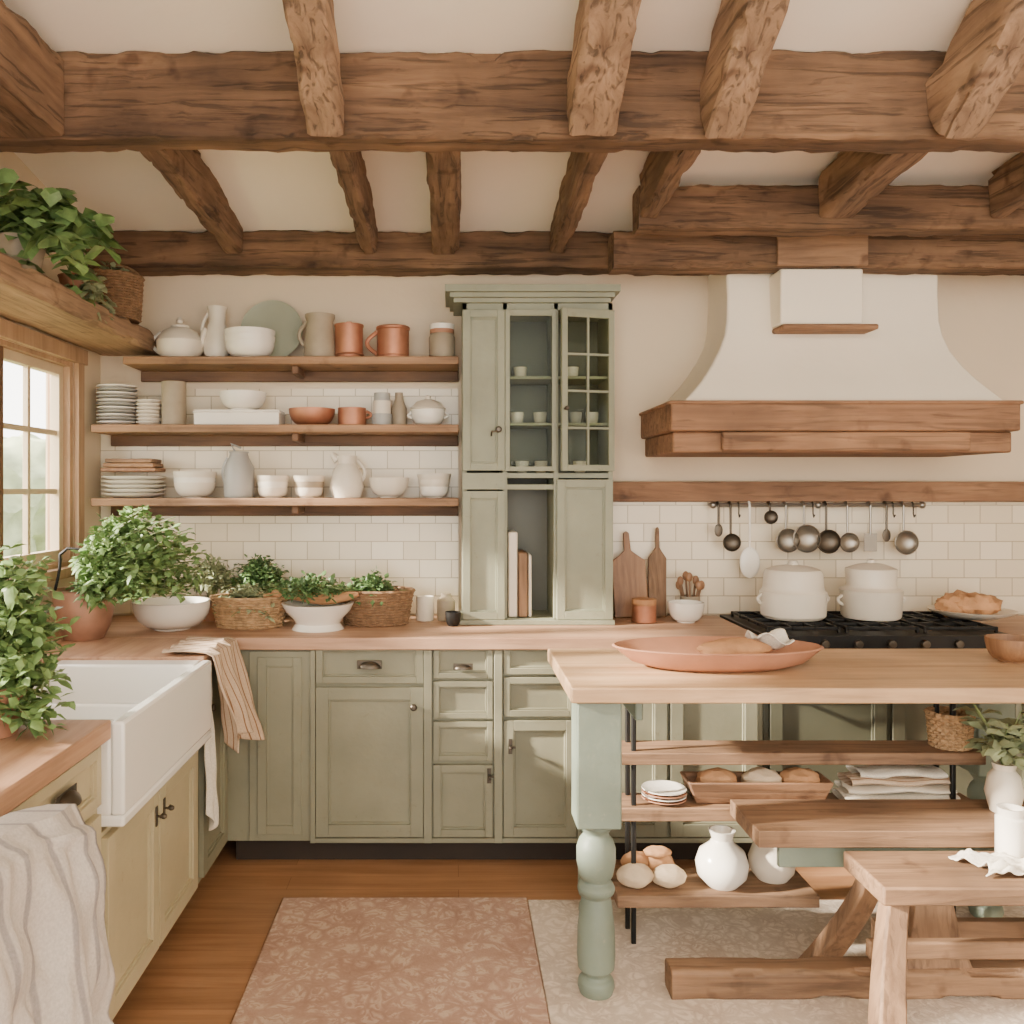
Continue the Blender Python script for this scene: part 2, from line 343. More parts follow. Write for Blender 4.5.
# ------------------------------------------------------------ beams
b=MB(); hewn(b,(XL+.005,2.802,2.731),(XR-.005,2.802,2.731),.125,.272,bX,.009); b.obj('ceiling_crossbeam',ang=.7)
b=MB(); hewn(b,(XL+.005,4.065,2.59),(XR-.005,4.065,2.59),.17,.165,bX,.007); b.obj('ceiling_crossbeam',ang=.7)
b=MB(); hewn(b,(.68,3.79,2.52),(XR-.005,3.79,2.52),.14,.155,bX,.007); b.obj('ceiling_crossbeam',ang=.7)
b=MB(); hewn(b,(.73,3.52,2.615),(XR-.005,3.52,2.615),.13,.17,bX,.007); b.obj('ceiling_crossbeam',ang=.7)
for x0,x1,ye in((-1.02,-.94,3.975),(-.405,-.335,3.975),(-.085,.03,3.975),(.44,.51,3.975),(.73,.81,3.45),(1.43,1.56,3.45),(2.09,2.15,3.45)):
    b=MB(); h=.18
    hewn(b,((x0+x1)/2,2.87,2.605+h/2),((x0+x1)/2,ye,2.565+h/2),x1-x0,h,bY,.008); b.obj('ceiling_joist',ang=.7)
for x0,x1,h in((-.445,-.335,.18),(.355,.50,.18),(.765,.88,.2),(1.47,1.60,.2),(2.1,2.22,.2)):
    b=MB(); xc=(x0+x1)/2; k=.55
    hewn(b,(xc,2.735,2.66),(xc,1.9,2.66+.835*k),x1-x0,h,bR,.009); b.obj('ceiling_rafter',ang=.7)
b=MB(); hewn(b,(-1.42,2.735,2.72),(-1.42,.5,2.72),.44,.24,bY,.012); b.obj('ceiling_wall_beam',ang=.7)
# ------------------------------------------------------------ base cabinets
YF=3.55; XFc=-.905
Mb=Matrix(((1,0,0,0),(0,-1,0,YF),(0,0,1,0),(0,0,0,1)))
Ml=Matrix(((0,1,0,XFc),(1,0,0,0),(0,0,1,0),(0,0,0,1)))
def shaker(b,M,x0,x1,z0,z1,m,fr=.045,t=.02):
    g=.002
    x0+=g;x1-=g;z0+=g;z1-=g
    b.box(x0,x0+fr,0,t,z0,z1,m,M); b.box(x1-fr,x1,0,t,z0,z1,m,M)
    b.box(x0+fr,x1-fr,0,t,z0,z0+fr,m,M); b.box(x0+fr,x1-fr,0,t,z1-fr,z1,m,M)
    b.box(x0+fr,x1-fr,0,t*.25,z0+fr,z1-fr,m,M)
    q=.007
    b.box(x0+fr,x0+fr+q,0,t*.65,z0+fr,z1-fr,m,M); b.box(x1-fr-q,x1-fr,0,t*.65,z0+fr,z1-fr,m,M)
    b.box(x0+fr+q,x1-fr-q,0,t*.65,z0+fr,z0+fr+q,m,M); b.box(x0+fr+q,x1-fr-q,0,t*.65,z1-fr-q,z1-fr,m,M)
def cup(b,M,x,z,a=.045,h=.028,c=.028,t=.02):
    vs=[];nu,nv=14,6
    for i in range(nu+1):
        for j in range(nv+1):
            u=pi*i/nu; v=pi/2*j/nv
            vs.append((x+a*math.cos(u),t+c*math.sin(u)*math.cos(v)+.001,z+h*math.sin(u)*math.sin(v)))
    fs=[(i*(nv+1)+j,(i+1)*(nv+1)+j,(i+1)*(nv+1)+j+1,i*(nv+1)+j+1) for i in range(nu) for j in range(nv)]
    b.add(vs,fs,pewter,M); b.box(x-a*1.1,x+a*1.1,t,t+.003,z-.004,z+h*1.1,pewter,M)
def knob(b,M,x,z,t=.02,r=.014,m=None):
    R=M@Matrix.Translation((x,t,z))@Matrix.Rotation(-pi/2,4,'X')
    b.lathe((0,0,0),[(0,0),(r*.6,0),(r*.4,.01),(r*.5,.014),(r,.02),(r,.027),(r*.6,.032),(0,.033)],m or pewter,16,M=R)
def latch(b,M,x,z,t=.02):
    b.box(x-.008,x+.008,t,t+.004,z-.03,z+.03,pewter,M); knob(b,M,x,z,t,.008)
    b.box(x-.006,x+.02,t+.012,t+.018,z-.004,z+.004,pewter,M)
b=MB()
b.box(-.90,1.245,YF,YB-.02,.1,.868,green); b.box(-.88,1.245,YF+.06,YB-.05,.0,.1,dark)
def bx(px): return (px-CX)*YF/F
def bz(py): return H-(py-CY)*YF/F
b.box(bx(250),bx(311),0,.012,.105,.862,green,Mb); shaker(b,Mb,bx(258),bx(303),.13,.84,green,.035,.02)
for xs in ((311,316),(424,432),(494,502),(577,583)): b.box(bx(xs[0]),bx(xs[1]),0,.024,.1,.868,green,Mb)
b.box(bx(311),1.245,0,.022,.1,.118,green,Mb)
shaker(b,Mb,bx(316),bx(424),bz(683),bz(643),green,.028); cup(b,Mb,bx(370),bz(667))
shaker(b,Mb,bx(316),bx(424),.12,bz(686),green,.05); knob(b,Mb,bx(414),bz(705))
for a,c in((643,678),(680,718),(720,760)): shaker(b,Mb,bx(433),bx(493),bz(c),bz(a),green,.022)
cup(b,Mb,bx(463),bz(668),.035,.02,.02)
shaker(b,Mb,bx(433),bx(493),.12,bz(763),green,.03); latch(b,Mb,bx(489),bz(774))
for a,c in((643,674),(676,716)): shaker(b,Mb,bx(503),bx(576),bz(c),bz(a),green,.025)
shaker(b,Mb,bx(503),bx(576),.12,bz(719),green,.04); latch(b,Mb,bx(510),bz(745))
for a,c in((.52,.86),(.87,1.22)): shaker(b,Mb,a,c,.12,.85,green,.05)
b.obj('base_cabinet_back',.0025)
SY0,SY1=2.27,3.10
b=MB()
b.box(XL+.01,-.905,1.2,SY0-.01,.1,.868,greenLit); b.box(XL+.01,-.905,SY0-.01,SY1+.01,.1,.62,greenLit); b.box(XL+.01,-.905,SY1+.01,YB-.02,.1,.868,green)
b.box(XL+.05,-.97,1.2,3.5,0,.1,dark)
shaker(b,Ml,1.22,1.72,.12,.69,greenLit,.05); shaker(b,Ml,1.22,1.72,.71,.862,greenLit,.028)
shaker(b,Ml,1.75,2.24,.71,.862,greenLit,.028); cup(b,Ml,2.03,.785,.05,.03,.03); shaker(b,Ml,1.75,2.24,.12,.69,greenLit,.05); knob(b,Ml,1.8,.6)
shaker(b,Ml,2.28,2.68,.12,.61,greenLit,.05); shaker(b,Ml,2.685,3.09,.12,.61,greenLit,.05); latch(b,Ml,2.65,.53); latch(b,Ml,2.72,.53)
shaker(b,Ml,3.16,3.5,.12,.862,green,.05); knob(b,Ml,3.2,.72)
b.obj('base_cabinet_left',.0025)
b=MB()
b.box(XL+.005,1.24,3.515,YB-.016,.87,.92,cX)
b.box(XL+.005,-.87,SY1+.005,3.515,.87,.92,cY); b.box(XL+.005,-1.41,SY0-.005,SY1+.005,.87,.92,cY); b.box(XL+.005,-.87,1.2,SY0-.005,.87,.92,cY)
b.obj('butcher_block_countertop',.005)
box('countertop_right',2.26,XR-.01,3.515,YB-.016,.87,.92,cX,.005)
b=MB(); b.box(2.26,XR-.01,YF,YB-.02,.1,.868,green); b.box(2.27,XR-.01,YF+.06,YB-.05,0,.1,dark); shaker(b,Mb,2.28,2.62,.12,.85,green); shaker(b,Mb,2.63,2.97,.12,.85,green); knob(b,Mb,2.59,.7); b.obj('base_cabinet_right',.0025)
b=MB(); x0,x1,y0,y1,z0,z1=-1.405,-.84,SY0,SY1,.64,.912; t=.035
b.box(x0,x1,y0,y1,z0,z0+.03,sinkm); b.box(x1-t,x1,y0,y1,z0+.03,z1,sinkm); b.box(x0,x0+t,y0,y1,z0+.03,z1,sinkm)
b.box(x0+t,x1-t,y0,y0+t,z0+.03,z1,sinkm); b.box(x0+t,x1-t,y1-.09,y1,z0+.03,z1,sinkm)
b.box(x0+t,x1-t,2.66,2.69,z0+.03,z1-.05,sinkm)
b.lathe(((x0+x1)/2,2.85,z0+.03),[(0,.004),(.03,.004),(.04,.001)],steel,20)
b.obj('farmhouse_sink',.008,3)
def towel(name,xc,y0,y1,ztop,zbot,m,amp=.012,back=.1,fl=.02,seed=0):
    b=MB()
    def fn(u,v):
        y=y0+(y1-y0)*v
        s=u*(back+ztop-zbot)
        if s<back: x=xc-back+s; z=ztop+.004
        else:
            x=xc+.006; z=ztop-(s-back)
        k=max(0,(ztop-z)/(ztop-zbot))
        x+= k*fl+ (amp*(.3+k)*(1+math.sin(v*13+seed+k*2.5))+.01*noise.noise(Vector((v*5,z*8,seed))))*(1 if s>=back else .0)
        y+= .015*math.sin(z*14+seed)*k
        z+= .04*math.sin(v*5+seed)*k + (.006*(1+math.sin(v*22+s*20)) if s<back else 0)
        return (x,y,z)
    b.grid(fn,50,50,m); return b.obj(name,solid=.004)
towel('kitchen_towel',-.862,3.12,3.46,.922,.575,towelm,.034,.16,.035)
towel('dish_cloth',-.880,3.11,3.20,.86,.33,linW,.008,.0,.01,2)
b=MB()
for y in(1.2,1.58):
    b.box(-.745,-.705,y-.02,y+.02,.04,.91,oZ); b.box(-.86,-.59,y-.025,y+.025,0,.04,oY)
b.bar((-.725,1.16,.895),(-.725,1.62,.895),.03,.03,oY); b.bar((-.725,1.2,.35),(-.725,1.58,.35),.025,.05,oY); b.obj('quilt_rack',.004)
b=MB()
def fn(u,v):
    y=1.10+.56*v; tot=.5+.09+.87; s=u*tot; T=.95
    if s<.5: x=-.77; z=T-.5+s
    elif s<.59:
        a=(s-.5)/.09*pi; x=-.725-.045*math.cos(a); z=T+.02*math.sin(a)
    else: x=-.68; z=T-(s-.59)
    k=max(0,(T-z)/.8); sg=1 if x>-.725 else -1
    n1=noise.noise(Vector((y*9,z*4,1.3))); n2=noise.noise(Vector((y*22,z*10,4.))); n3=noise.noise(Vector((y*5+z*6,z*3-y*4,9.)))
    x+=sg*(k*.055+.024*(.3+k)*(1+math.sin(v*12+2.2*math.sin(z*5)))+.03*n1*min(1,k*3+.3)+.014*n2+.04*abs(n3))
    z-= .09*v*v*(1 if s>.55 else .6); z+=.012*math.sin(v*11)*k+.01*n1
    y+=.03*math.sin(z*7)*k+.01*n2
    return (x,y,z)
b.grid(fn,120,90,linen); b.obj('linen_throw',solid=.006)
# ------------------------------------------------------------ shelves
def wshelf(ztop,x0,m):
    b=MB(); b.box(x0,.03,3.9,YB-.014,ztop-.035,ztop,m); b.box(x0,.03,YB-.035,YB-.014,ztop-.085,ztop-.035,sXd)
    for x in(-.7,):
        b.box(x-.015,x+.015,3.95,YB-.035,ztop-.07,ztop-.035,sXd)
    return b.obj('wall_shelf',.004)
S1,S2,S3=2.095,1.795,1.470
wshelf(S1,-1.45,sX); wshelf(S2,XL+.06,sX); wshelf(S3,XL+.06,sX)
b=MB(); hewn(b,(-1.495,1.2,2.178),(-1.495,4.135,2.178),.29,.09,sY,.004); b.obj('window_shelf',ang=.7)
def bowlp(rt,rb,h,t=None):
    t=t or rt*.07; o=[(0,0),(rb,0),(rb*1.02,h*.06)]
    for k in range(1,7):
        a=k/6*pi/2; o.append((rb+(rt-rb)*math.sin(a),h*.06+h*.94*(1-math.cos(a))))
    i=[(rt-t,h)]
    for k in range(5,-1,-1):
        a=k/6*pi/2; i.append((max(0,(rb+(rt-rb)*math.sin(a)-t)),h*.06+h*.94*(1-math.cos(a))+t))
    i.append((0,i[-1][1])); return o+i
def canp(r,h,t=None,flare=0):
    t=t or r*.08; return [(0,0),(r*.94,0),(r,h*.04),(r*(1+flare),h),(r*(1+flare)-t,h),(r-t,t),(0,t)]
def W(name,px,Y,z,items,extra=None,n=32):
    b=MB(); s=Y/F; x=PX(px,Y)
    for it in items:
        m,prof,zo=it[:3]; sy=it[3] if len(it)>3 else 1
        b.lathe((x,Y,z+.001+zo*s),[(r*s,h*s) for r,h in prof],m,n,sy=sy)
    if extra: extra(b,x,Y,z,s)
    return b.obj(name)
def handle(b,x,Y,z,s,m,r,h0,h1,side=1,out=10,th=1.8):
    pts=[]
    for k in range(11):
        a=pi*k/10; pts.append((x+side*(r+out*math.sin(a))*s,Y,z+(h0+(h1-h0)*k/10)*s))
    b.tube(pts,th*s,m,8)
Ys=4.02
W('teapot',180,Ys,S1,[(ware,[(0,0),(16,0),(22,8),(23,18),(17,28),(9,32),(9,34),(0,36)],0),(ware,[(0,0),(3,1),(4,4),(2,7),(0,8)],35)],lambda b,x,Y,z,s:(handle(b,x,Y,z,s,ware,19,6,28,-1,9),b.tube([(x+17*s,Y,z+12*s),(x+22*s,Y,z+18*s),(x+25*s,Y,z+32*s)],3*s,ware,8,radii=[5*s,3.4*s,2.4*s])))
W('jug',217,Ys+.04,S1,[(ware,[(0,0),(10,0),(14,12),(13,26),(8,38),(9,50),(10,54),(8.5,54),(7,40),(11,26),(0,4)],0)],lambda b,x,Y,z,s:handle(b,x,Y,z,s,ware,9,16,48,-1,6))
W('bowl_stack',250,Ys-.03,S1,[(white,bowlp(24,13,16),0),(white,bowlp(25,13,16),6),(white,bowlp(25,13,15),13)])
R=Matrix.Translation((PX(272,4.1),4.105,S1+.002+.145))@Matrix.Rotation(pi/2-.15,4,'X')
b=MB(); b.lathe((0,0,0),[(0,0),(.09,.0),(.142,.012),(.144,.016),(.09,.006),(0,.006)],greenGlass,40,M=R); b.obj('serving_plate')
W('stoneware_pitcher',320,Ys,S1,[(stone,[(0,0),(15,0),(16.5,4),(14,30),(13,38),(15,42),(15,45),(13,45),(12,38),(0,6)],0)],lambda b,x,Y,z,s:handle(b,x,Y,z,s,stone,13,12,38,-1,8))
W('copper_canister',349,Ys,S1,[(copper,canp(14,34),0),(copper,[(14.4,4),(15.2,5),(14.4,6)],0),(copper,[(0,38),(3,38),(3,35),(14.6,35),(14.6,33),(0,33)],0)])
W('copper_mug',393,Ys,S1,[(copper,canp(16,33),0),(copper,[(16,0),(17,1),(17,3),(16,4)],0),(copper,[(16,29),(17,30),(17,32),(16,33)],0)],lambda b,x,Y,z,s:handle(b,x,Y,z,s,copper,16,6,28,-1,10,2.2))
W('storage_jar',442,Ys,S1,[(stone,[(0,0),(12,0),(13,3),(13,22),(11,26),(0,26)],0),(terra,[(0,26),(12,26),(12,30),(0,30)],0),(white,[(0,30),(12.5,30),(12.5,35),(4,37),(0,38)],0)])
W('plate_stack',117,Ys,S2,[(grey if i%2 else white,[(0,0),(12,0),(19,3),(19.5,4),(12,1.5),(0,1.5)],i*3.6) for i in range(11)])
W('saucer_stack',149,Ys,S2,[(ware,[(0,0),(8,0),(12,3),(12.3,4),(8,1.5),(0,1.5)],i*3.6) for i in range(7)])
W('stoneware_crock',174,Ys,S2,[(stone,canp(12,44),0)])
b=MB(); x=PX(240,Ys); b.box(x-.19,x+.19,Ys-.07,Ys+.08,S2+.001,S2+.07,white); b.box(x-.195,x+.195,Ys-.075,Ys+.085,S2+.055,S2+.062,white); b.obj('ceramic_butter_dish',.008)
W('mixing_bowl',243,Ys,S2+.071,[(white,bowlp(23,12,18),0)])
W('copper_bowl',312,Ys,S2,[(copper,bowlp(23,12,17),0),(ware,[(0,12),(18,13),(0,18)],0)])
W('copper_saucepan',352,Ys,S2,[(copper,canp(14,18),0)],lambda b,x,Y,z,s:handle(b,x,Y,z,s,copper,14,8,15,1,5,1.5))
W('glass_tumbler',382,Ys,S2,[(grey,canp(10,12),0),(ware,canp(9,13),12),(grey,canp(8,9),24)])
W('milk_bottle',399,Ys+.04,S2,[(stone,[(0,0),(8,0),(8,18),(4,28),(4,34),(0,34)],0)])
W('lidded_tureen',428,Ys,S2,[(white,bowlp(17,10,16),0),(ware,[(17,16),(18,17),(12,24),(3,27),(3,30),(0,31)],0)],lambda b,x,Y,z,s:(handle(b,x,Y,z,s,white,16,8,14,1,4,1.3),handle(b,x,Y,z,s,white,16,8,14,-1,4,1.3)))
W('dinner_plate_stack',134,Ys,S3,[(white,[(0,0),(18,0),(30,3.5),(31,4.5),(18,1.8),(0,1.8)],i*4.2) for i in range(5)])
b=MB(); x=PX(135,Ys)
for i,(w,m) in enumerate(((.13,brZ),(.12,sX),(.11,oX))): b.box(x-w,x+w*.9,Ys-.07,Ys+.07,S3+.118+i*.02,S3+.136+i*.02,m)
b.obj('trivet_stack',.004)
W('cereal_bowl_stack',195,Ys,S3,[(ware,bowlp(20,10,15),0),(white,bowlp(20.5,10,15),5),(ware,bowlp(21,10,16),10)])
W('enamel_pitcher',239,Ys,S3,[(grey,[(0,0),(14,0),(15,3),(15,30),(10,40),(9,44),(10,46),(8,46),(8,40),(13,30),(0,4)],0)],lambda b,x,Y,z,s:(handle(b,x,Y,z,s,grey,11,10,40,-1,5),b.tube([(x-4*s,Y,z+46*s),(x-8*s,Y,z+54*s),(x+2*s,Y,z+50*s)],1.2*s,grey)))
W('small_bowl_stack',273,Ys,S3,[(ware,bowlp(15,10,10),0),(white,bowlp(15.5,10,10),6),(ware,bowlp(16,10,10),12)])
W('small_bowl_stack',309,Ys,S3,[(ware,bowlp(14,10,10),0),(stone,bowlp(15,10,10),6),(ware,bowlp(15.5,10,10),12)])
W('cream_pitcher',347,Ys,S3,[(ware,[(0,0),(14,0),(17,10),(15,24),(9,34),(10,42),(8,42),(7,34),(12,24),(0,4)],0)],lambda b,x,Y,z,s:(handle(b,x,Y,z,s,ware,10,12,38,1,8),b.tube([(x-9*s,Y,z+38*s),(x-15*s,Y,z+44*s)],3*s,ware,8,radii=[5*s,2.5*s])))
W('serving_bowl',389,Ys,S3,[(ware,bowlp(20,9,20),0)])
W('soup_bowl_stack',434,Ys,S3,[(white,bowlp(15,9,11),0),(ware,bowlp(16,9,11),7),(ware,bowlp(17,9,11),13)])
# ------------------------------------------------------------ hutch cupboard
b=MB(); y0,y1=3.86,YB-.016; xa,xb=.045,.70; zb,zt=.922,2.32
c1,c2=PX(505,y0),PX(556,y0)
gc=greenC
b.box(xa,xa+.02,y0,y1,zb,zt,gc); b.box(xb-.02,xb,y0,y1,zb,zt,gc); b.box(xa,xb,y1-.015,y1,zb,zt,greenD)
b.box(xa,xb,y0,y1,zb,zb+.025,gc); b.box(xa,xb,y0,y1,zt-.03,zt,gc)
b.box(c1-.01,c1+.01,y0,y1-.015,zb,zt,gc); b.box(c2-.01,c2+.01,y0,y1-.015,zb,zt,gc)
zm=PZ(478,y0)
for z in(zm-.05,zm): b.box(xa,xb,y0+.005,y1-.015,z,z+.022,gc)
for z in(PZ(378,y0),PZ(425,y0)): b.box(c1,xb,y0+.03,y1-.015,z,z+.012,gc)
Mc=Matrix(((1,0,0,0),(0,-1,0,y0),(0,0,1,0),(0,0,0,1)))
zs=zm+.03
shaker(b,Mc,xa,c1,zs,zt-.03,gc,.032); knob(b,Mc,c1-.03,PZ(430,y0)); b.tube([Mc@Vector(q) for q in((c1-.06,.02,PZ(436,y0)),(c1-.06,.045,PZ(432,y0)),(c1-.03,.045,PZ(432,y0)))],.004,pewter)
shaker(b,Mc,xa,c1,zb+.02,zm-.055,gc,.032); b.box(xa,c1,0,.012,zm-.05,zm+.022,gc,Mc)
def glazed(M,x0,x1,z0,z1,nx,nz,fr=.028):
    b.box(x0,x0+fr,0,.02,z0,z1,gc,M); b.box(x1-fr,x1,0,.02,z0,z1,gc,M); b.box(x0+fr,x1-fr,0,.02,z0,z0+fr,gc,M); b.box(x0+fr,x1-fr,0,.02,z1-fr*1.4,z1,gc,M)
    for i in range(1,nx):
        x=x0+fr+(x1-x0-2*fr)*i/nx; b.box(x-.005,x+.005,.004,.018,z0+fr,z1-fr,gc,M)
    for i in range(1,nz):
        z=z0+fr+(z1-z0-2.4*fr)*i/nz; b.box(x0+fr,x1-fr,.004,.018,z-.005,z+.005,gc,M)
    b.box(x0+fr,x1-fr,.008,.011,z0+fr,z1-fr*1.4,glz,M)
glazed(Mc,c1,c2,zs,zt-.03,1,1,.02)
w=xb-c2
Mr=Matrix.Translation((xb,y0,0))@Matrix.Rotation(math.radians(14),4,'Z')@Matrix(((1,0,0,0),(0,-1,0,0),(0,0,1,0),(0,0,0,1)))
glazed(Mr,-w+.005,0,zs,zt-.035,2,4,.026); knob(b,Mr,-w+.018,PZ(410,y0),.02,.01)
shaker(b,Mc,c2,xb,zb+.02,zm-.005,gc,.035)
for i,(o,za,zc) in enumerate(((.018,zt,zt+.02),(.035,zt+.02,zt+.04),(.055,zt+.04,zt+.07))): b.box(xa-o-.02,xb+o-.03,y0-o,y1,za,zc,gc)
b.box(xa-.012,xb+.005,y0-.025,y1,zb,zb+.02,gc)
b.obj('kitchen_hutch',.0025)
b=MB(); b.box(c1+.016,c1+.056,y0+.02,y1-.05,zb+.027,zb+.40,ware); b.box(c1+.06,c1+.10,y0+.015,y1-.05,zb+.027,zb+.31,oZ); b.box(c1+.104,c1+.118,y0+.02,y1-.05,zb+.027,zb+.30,ware); b.obj('cutting_board_set',.006)
b=MB()
for px,z,m in((517,PZ(425,y0)+.012,white),(540,PZ(425,y0)+.012,ware),(520,PZ(378,y0)+.012,ware),(572,PZ(378,y0)+.012,white),(592,PZ(425,y0)+.012,white),(575,PZ(425,y0)+.012,grey),(522,zs-.008,white),(541,zs-.008,ware),(580,zs-.008,ware)):
    b.lathe((PX(px,4.03),4.03,z+.001),bowlp(.03,.018,.045),m,20); b.lathe((PX(px,4.03),4.03,z+.012),bowlp(.031,.018,.045),m,20)
b.obj('hutch_crockery')
box('trim_2',.707,.735,YB-.1,YB-.016,.922,1.45,sXd,.003)
# ------------------------------------------------------------ hood
b=MB(); secs=[(2.66,1.20,2.13,3.90),(2.44,1.20,2.125,3.87),(2.35,1.20,2.12,3.86),(2.24,1.195,2.12,3.85),(2.17,1.18,2.125,3.83),(2.10,1.145,2.14,3.80),(2.03,1.10,2.17,3.76),(1.96,1.045,2.21,3.71),(1.90,.985,2.25,3.66),(1.862,.945,2.275,3.63)]
b.loft4([[(xl,YB-.002,z),(xl,yf,z),(xr,yf,z),(xr,YB-.002,z)] for z,xl,xr,yf in secs],hoodm)
b.box(1.385,1.735,3.735,3.9,2.205,2.44,hoodm); b.box(1.385,1.79,3.71,3.88,2.18,2.203,hW)
x0,x1=.885,2.30
b.box(x0,x1,3.58,YB-.002,1.745,1.862,hW)
b.box(x0+.02,x1-.005,3.63,YB-.002,1.66,1.745,hW)
b.box(1.10,2.11,3.60,3.63,1.665,1.744,hW)
b.box(x0-.01,x1+.01,3.57,YB-.002,1.852,1.868,hW)
b.obj('range_hood',.008,2,ang=.35)
b=MB(); b.box(1.36,1.74,3.70,3.715,2.445,2.6,sX); b.obj('trim_3',.004)
# ------------------------------------------------------------ range
b=MB(); x0,x1=1.25,2.25
b.box(x0,x1,3.56,YB-.02,.08,.86,greenD); b.box(x0,x1,3.53,YB-.02,.86,.925,iron); b.box(x0+.01,x1-.01,3.62,YB-.05,0,.08,dark)
Mg=Matrix(((1,0,0,0),(0,-1,0,3.56),(0,0,1,0),(0,0,0,1)))
shaker(b,Mg,x0+.02,x0+.49,.14,.72,greenD,.05); shaker(b,Mg,x0+.51,x1-.02,.14,.72,greenD,.05)
b.tube([(x0+.06,3.49,.69),(x0+.45,3.49,.69)],.009,steel); b.tube([(x0+.55,3.49,.69),(x1-.06,3.49,.69)],.009,steel)
for xx in(x0+.08,x0+.43,x0+.57,x1-.08): b.box(xx-.008,xx+.008,3.49,3.545,.684,.696,steel)
for i in range(7):
    R=Matrix.Translation((x0+.1+i*.133,3.53,.893))@Matrix.Rotation(pi/2,4,'X'); b.lathe((0,0,0),[(0,0),(.018,0),(.016,.02),(0,.022)],pewter,16,M=R)
for gx in range(3):
    a=x0+.03+gx*.32; c=a+.3
    for k in range(5):
        yy=3.60+k*.115; b.box(a,c,yy,yy+.01,.937,.950,iron)
    for k in range(4):
        xx=a+.005+k*.093; b.box(xx,xx+.01,3.6,4.07,.937,.950,iron)
    for xx in(a,c-.012):
        for yy in(3.6,4.06): b.box(xx,xx+.012,yy,yy+.012,.924,.940,iron)
    for yy in(3.71,3.94): b.lathe(((a+c)/2,yy,.925),[(0,0),(.045,0),(.045,.008),(.03,.011),(0,.011)],iron,20)
b.obj('cooking_range',.002)
def pot(name,px,Y,z,prof,m=white,hs=None):
    def ex(b,x,Y,z,s):
        if hs:
            for sd in(-1,1): handle(b,x,Y,z,s,m,hs[0],hs[1],hs[2],sd,hs[3],1.6)
    return W(name,px,Y,z,[(m,prof,0)],ex)
pot('enamel_stockpot',793,3.85,.951,[(0,0),(28,0),(31,3),(32,26),(30,28),(29,31),(28,44),(26,48),(18,51),(6,53),(4,57),(0,57)],ware,(31,14,24,4))
pot('enamel_casserole',871,3.85,.951,[(0,0),(26,0),(28,3),(29,26),(30,28),(24,31),(23,33),(24,46),(24,49),(14,53),(4,55),(4,58),(0,59)],ware,(28,13,23,5))
W('serving_platter',972,3.85,.951,[(ware,[(0,0),(22,0),(38,6),(40,8),(36,8),(20,3),(0,3)],0)])
b=MB()
for dx,dy,r in((-.08,0,.06),(.03,-.03,.065),(.09,.03,.055),(0,.05,.06),(-.03,-.02,.055)): b.ball((PX(970,3.85)+dx,3.85+dy,1.005+abs(dy)*.2),r,bread,jit=.4,sc=(1.1,.9,.75))
b.obj('bread_rolls')
# ------------------------------------------------------------ utensil rail
b=MB(); Yr=4.09; zr=PZ(505,Yr); b.tube([(PX(710,Yr),Yr,zr),(PX(925,Yr),Yr,zr)],.010,steel)
for px in(713,818,922): b.tube([(PX(px,Yr),Yr,zr),(PX(px,Yr),YB-.012,zr)],.008,steel); b.ball((PX(px,Yr),Yr,zr),.017,steel,n=12)
for px in(738,812,892,912):
    x=PX(px,Yr); b.tube([(x,Yr+.008,zr+.008),(x,Yr-.004,zr+.013),(x,Yr-.013,zr),(x,Yr-.012,zr-.04),(x,Yr-.02,zr-.055),(x,Yr-.03,zr-.045)],.0035,pewter,6)
b.obj('utensil_rail')
def uten(name,px,ybot,rp,m,kind='bowl'):
    b=MB(); x=PX(px,Yr); Yu=Yr-.024; s=Yr/F
    zt=zr+.011; zc=PZ(ybot-rp,Yr)
    b.tube([(x,Yu+.034,zt-.002),(x,Yu+.014,zt+.003),(x,Yu,zt-.012),(x,Yu,zc+rp*s*.8)],.0055,m,8)
    R=Matrix.Translation((x,Yu,zc))@Matrix.Rotation(pi/2,4,'X')
    if kind=='bowl': b.lathe((0,0,0),[(0,0)]+[(rp*s*math.sin(a*pi/12),rp*s*.5*(1-math.cos(a*pi/12))) for a in range(1,7)]+[(rp*s*.92*math.sin(a*pi/12),.003+rp*s*.5*(1-math.cos(a*pi/12))) for a in range(6,0,-1)]+[(0,.003)],m,24,M=R)
    elif kind=='spoon': b.ball((0,0,0),rp*s,m,M=R,sc=(.85,1.3,.15))
    elif kind=='turner': b.box(x-rp*s*.7,x+rp*s*.7,Yu-.002,Yu+.002,zc-rp*s,zc+rp*s,m)
    return b.obj(name)
uten('ladle',729,551,9,pewter); uten('serving_spoon',748,574,12,white,'spoon'); uten('measuring_cup',768,524,7,pewter); uten('skimmer',717,535,5,pewter,'spoon')
uten('strainer',784,552,12,steel); uten('small_saucepan',802,552,14,steel); uten('strainer',824,553,12,pewter); uten('ladle',845,552,10,steel); uten('turner',868,551,9,steel,'turner'); uten('ladle',901,554,12,steel); uten('whisk',884,540,5,pewter,'spoon')
def cboard(name,px,w,h,Y,m,rot=0):
    b=MB(); s=Y/F; x=PX(px,Y)
    hw=w*s/2; H0=h*s*.72
    pts=[(-hw,0),(hw,0),(hw,H0*.9),(hw*.5,H0),(hw*.2,H0+.02),(hw*.17,h*s-.01),(0,h*s),(-hw*.17,h*s-.01),(-hw*.2,H0+.02),(-hw*.5,H0),(-hw,H0*.9)]
    n=len(pts); vs=[(p,-.009,q) for p,q in pts]+[(p,.009,q) for p,q in pts]
    fs=[tuple(range(n)),tuple(range(n,2*n))]+[(i,(i+1)%n,(i+1)%n+n,i+n) for i in range(n)]
    M=Matrix.Translation((x,Y,.925))@Matrix.Rotation(-.12,4,'X')@Matrix.Rotation(rot,4,'Y')
    b.add(vs,fs,m,M); return b.obj(name,.003)
cboard('cutting_board',632,34,86,4.06,brZ,-.05); cboard('bread_paddle',657,18,90,4.07,oZ,.03)
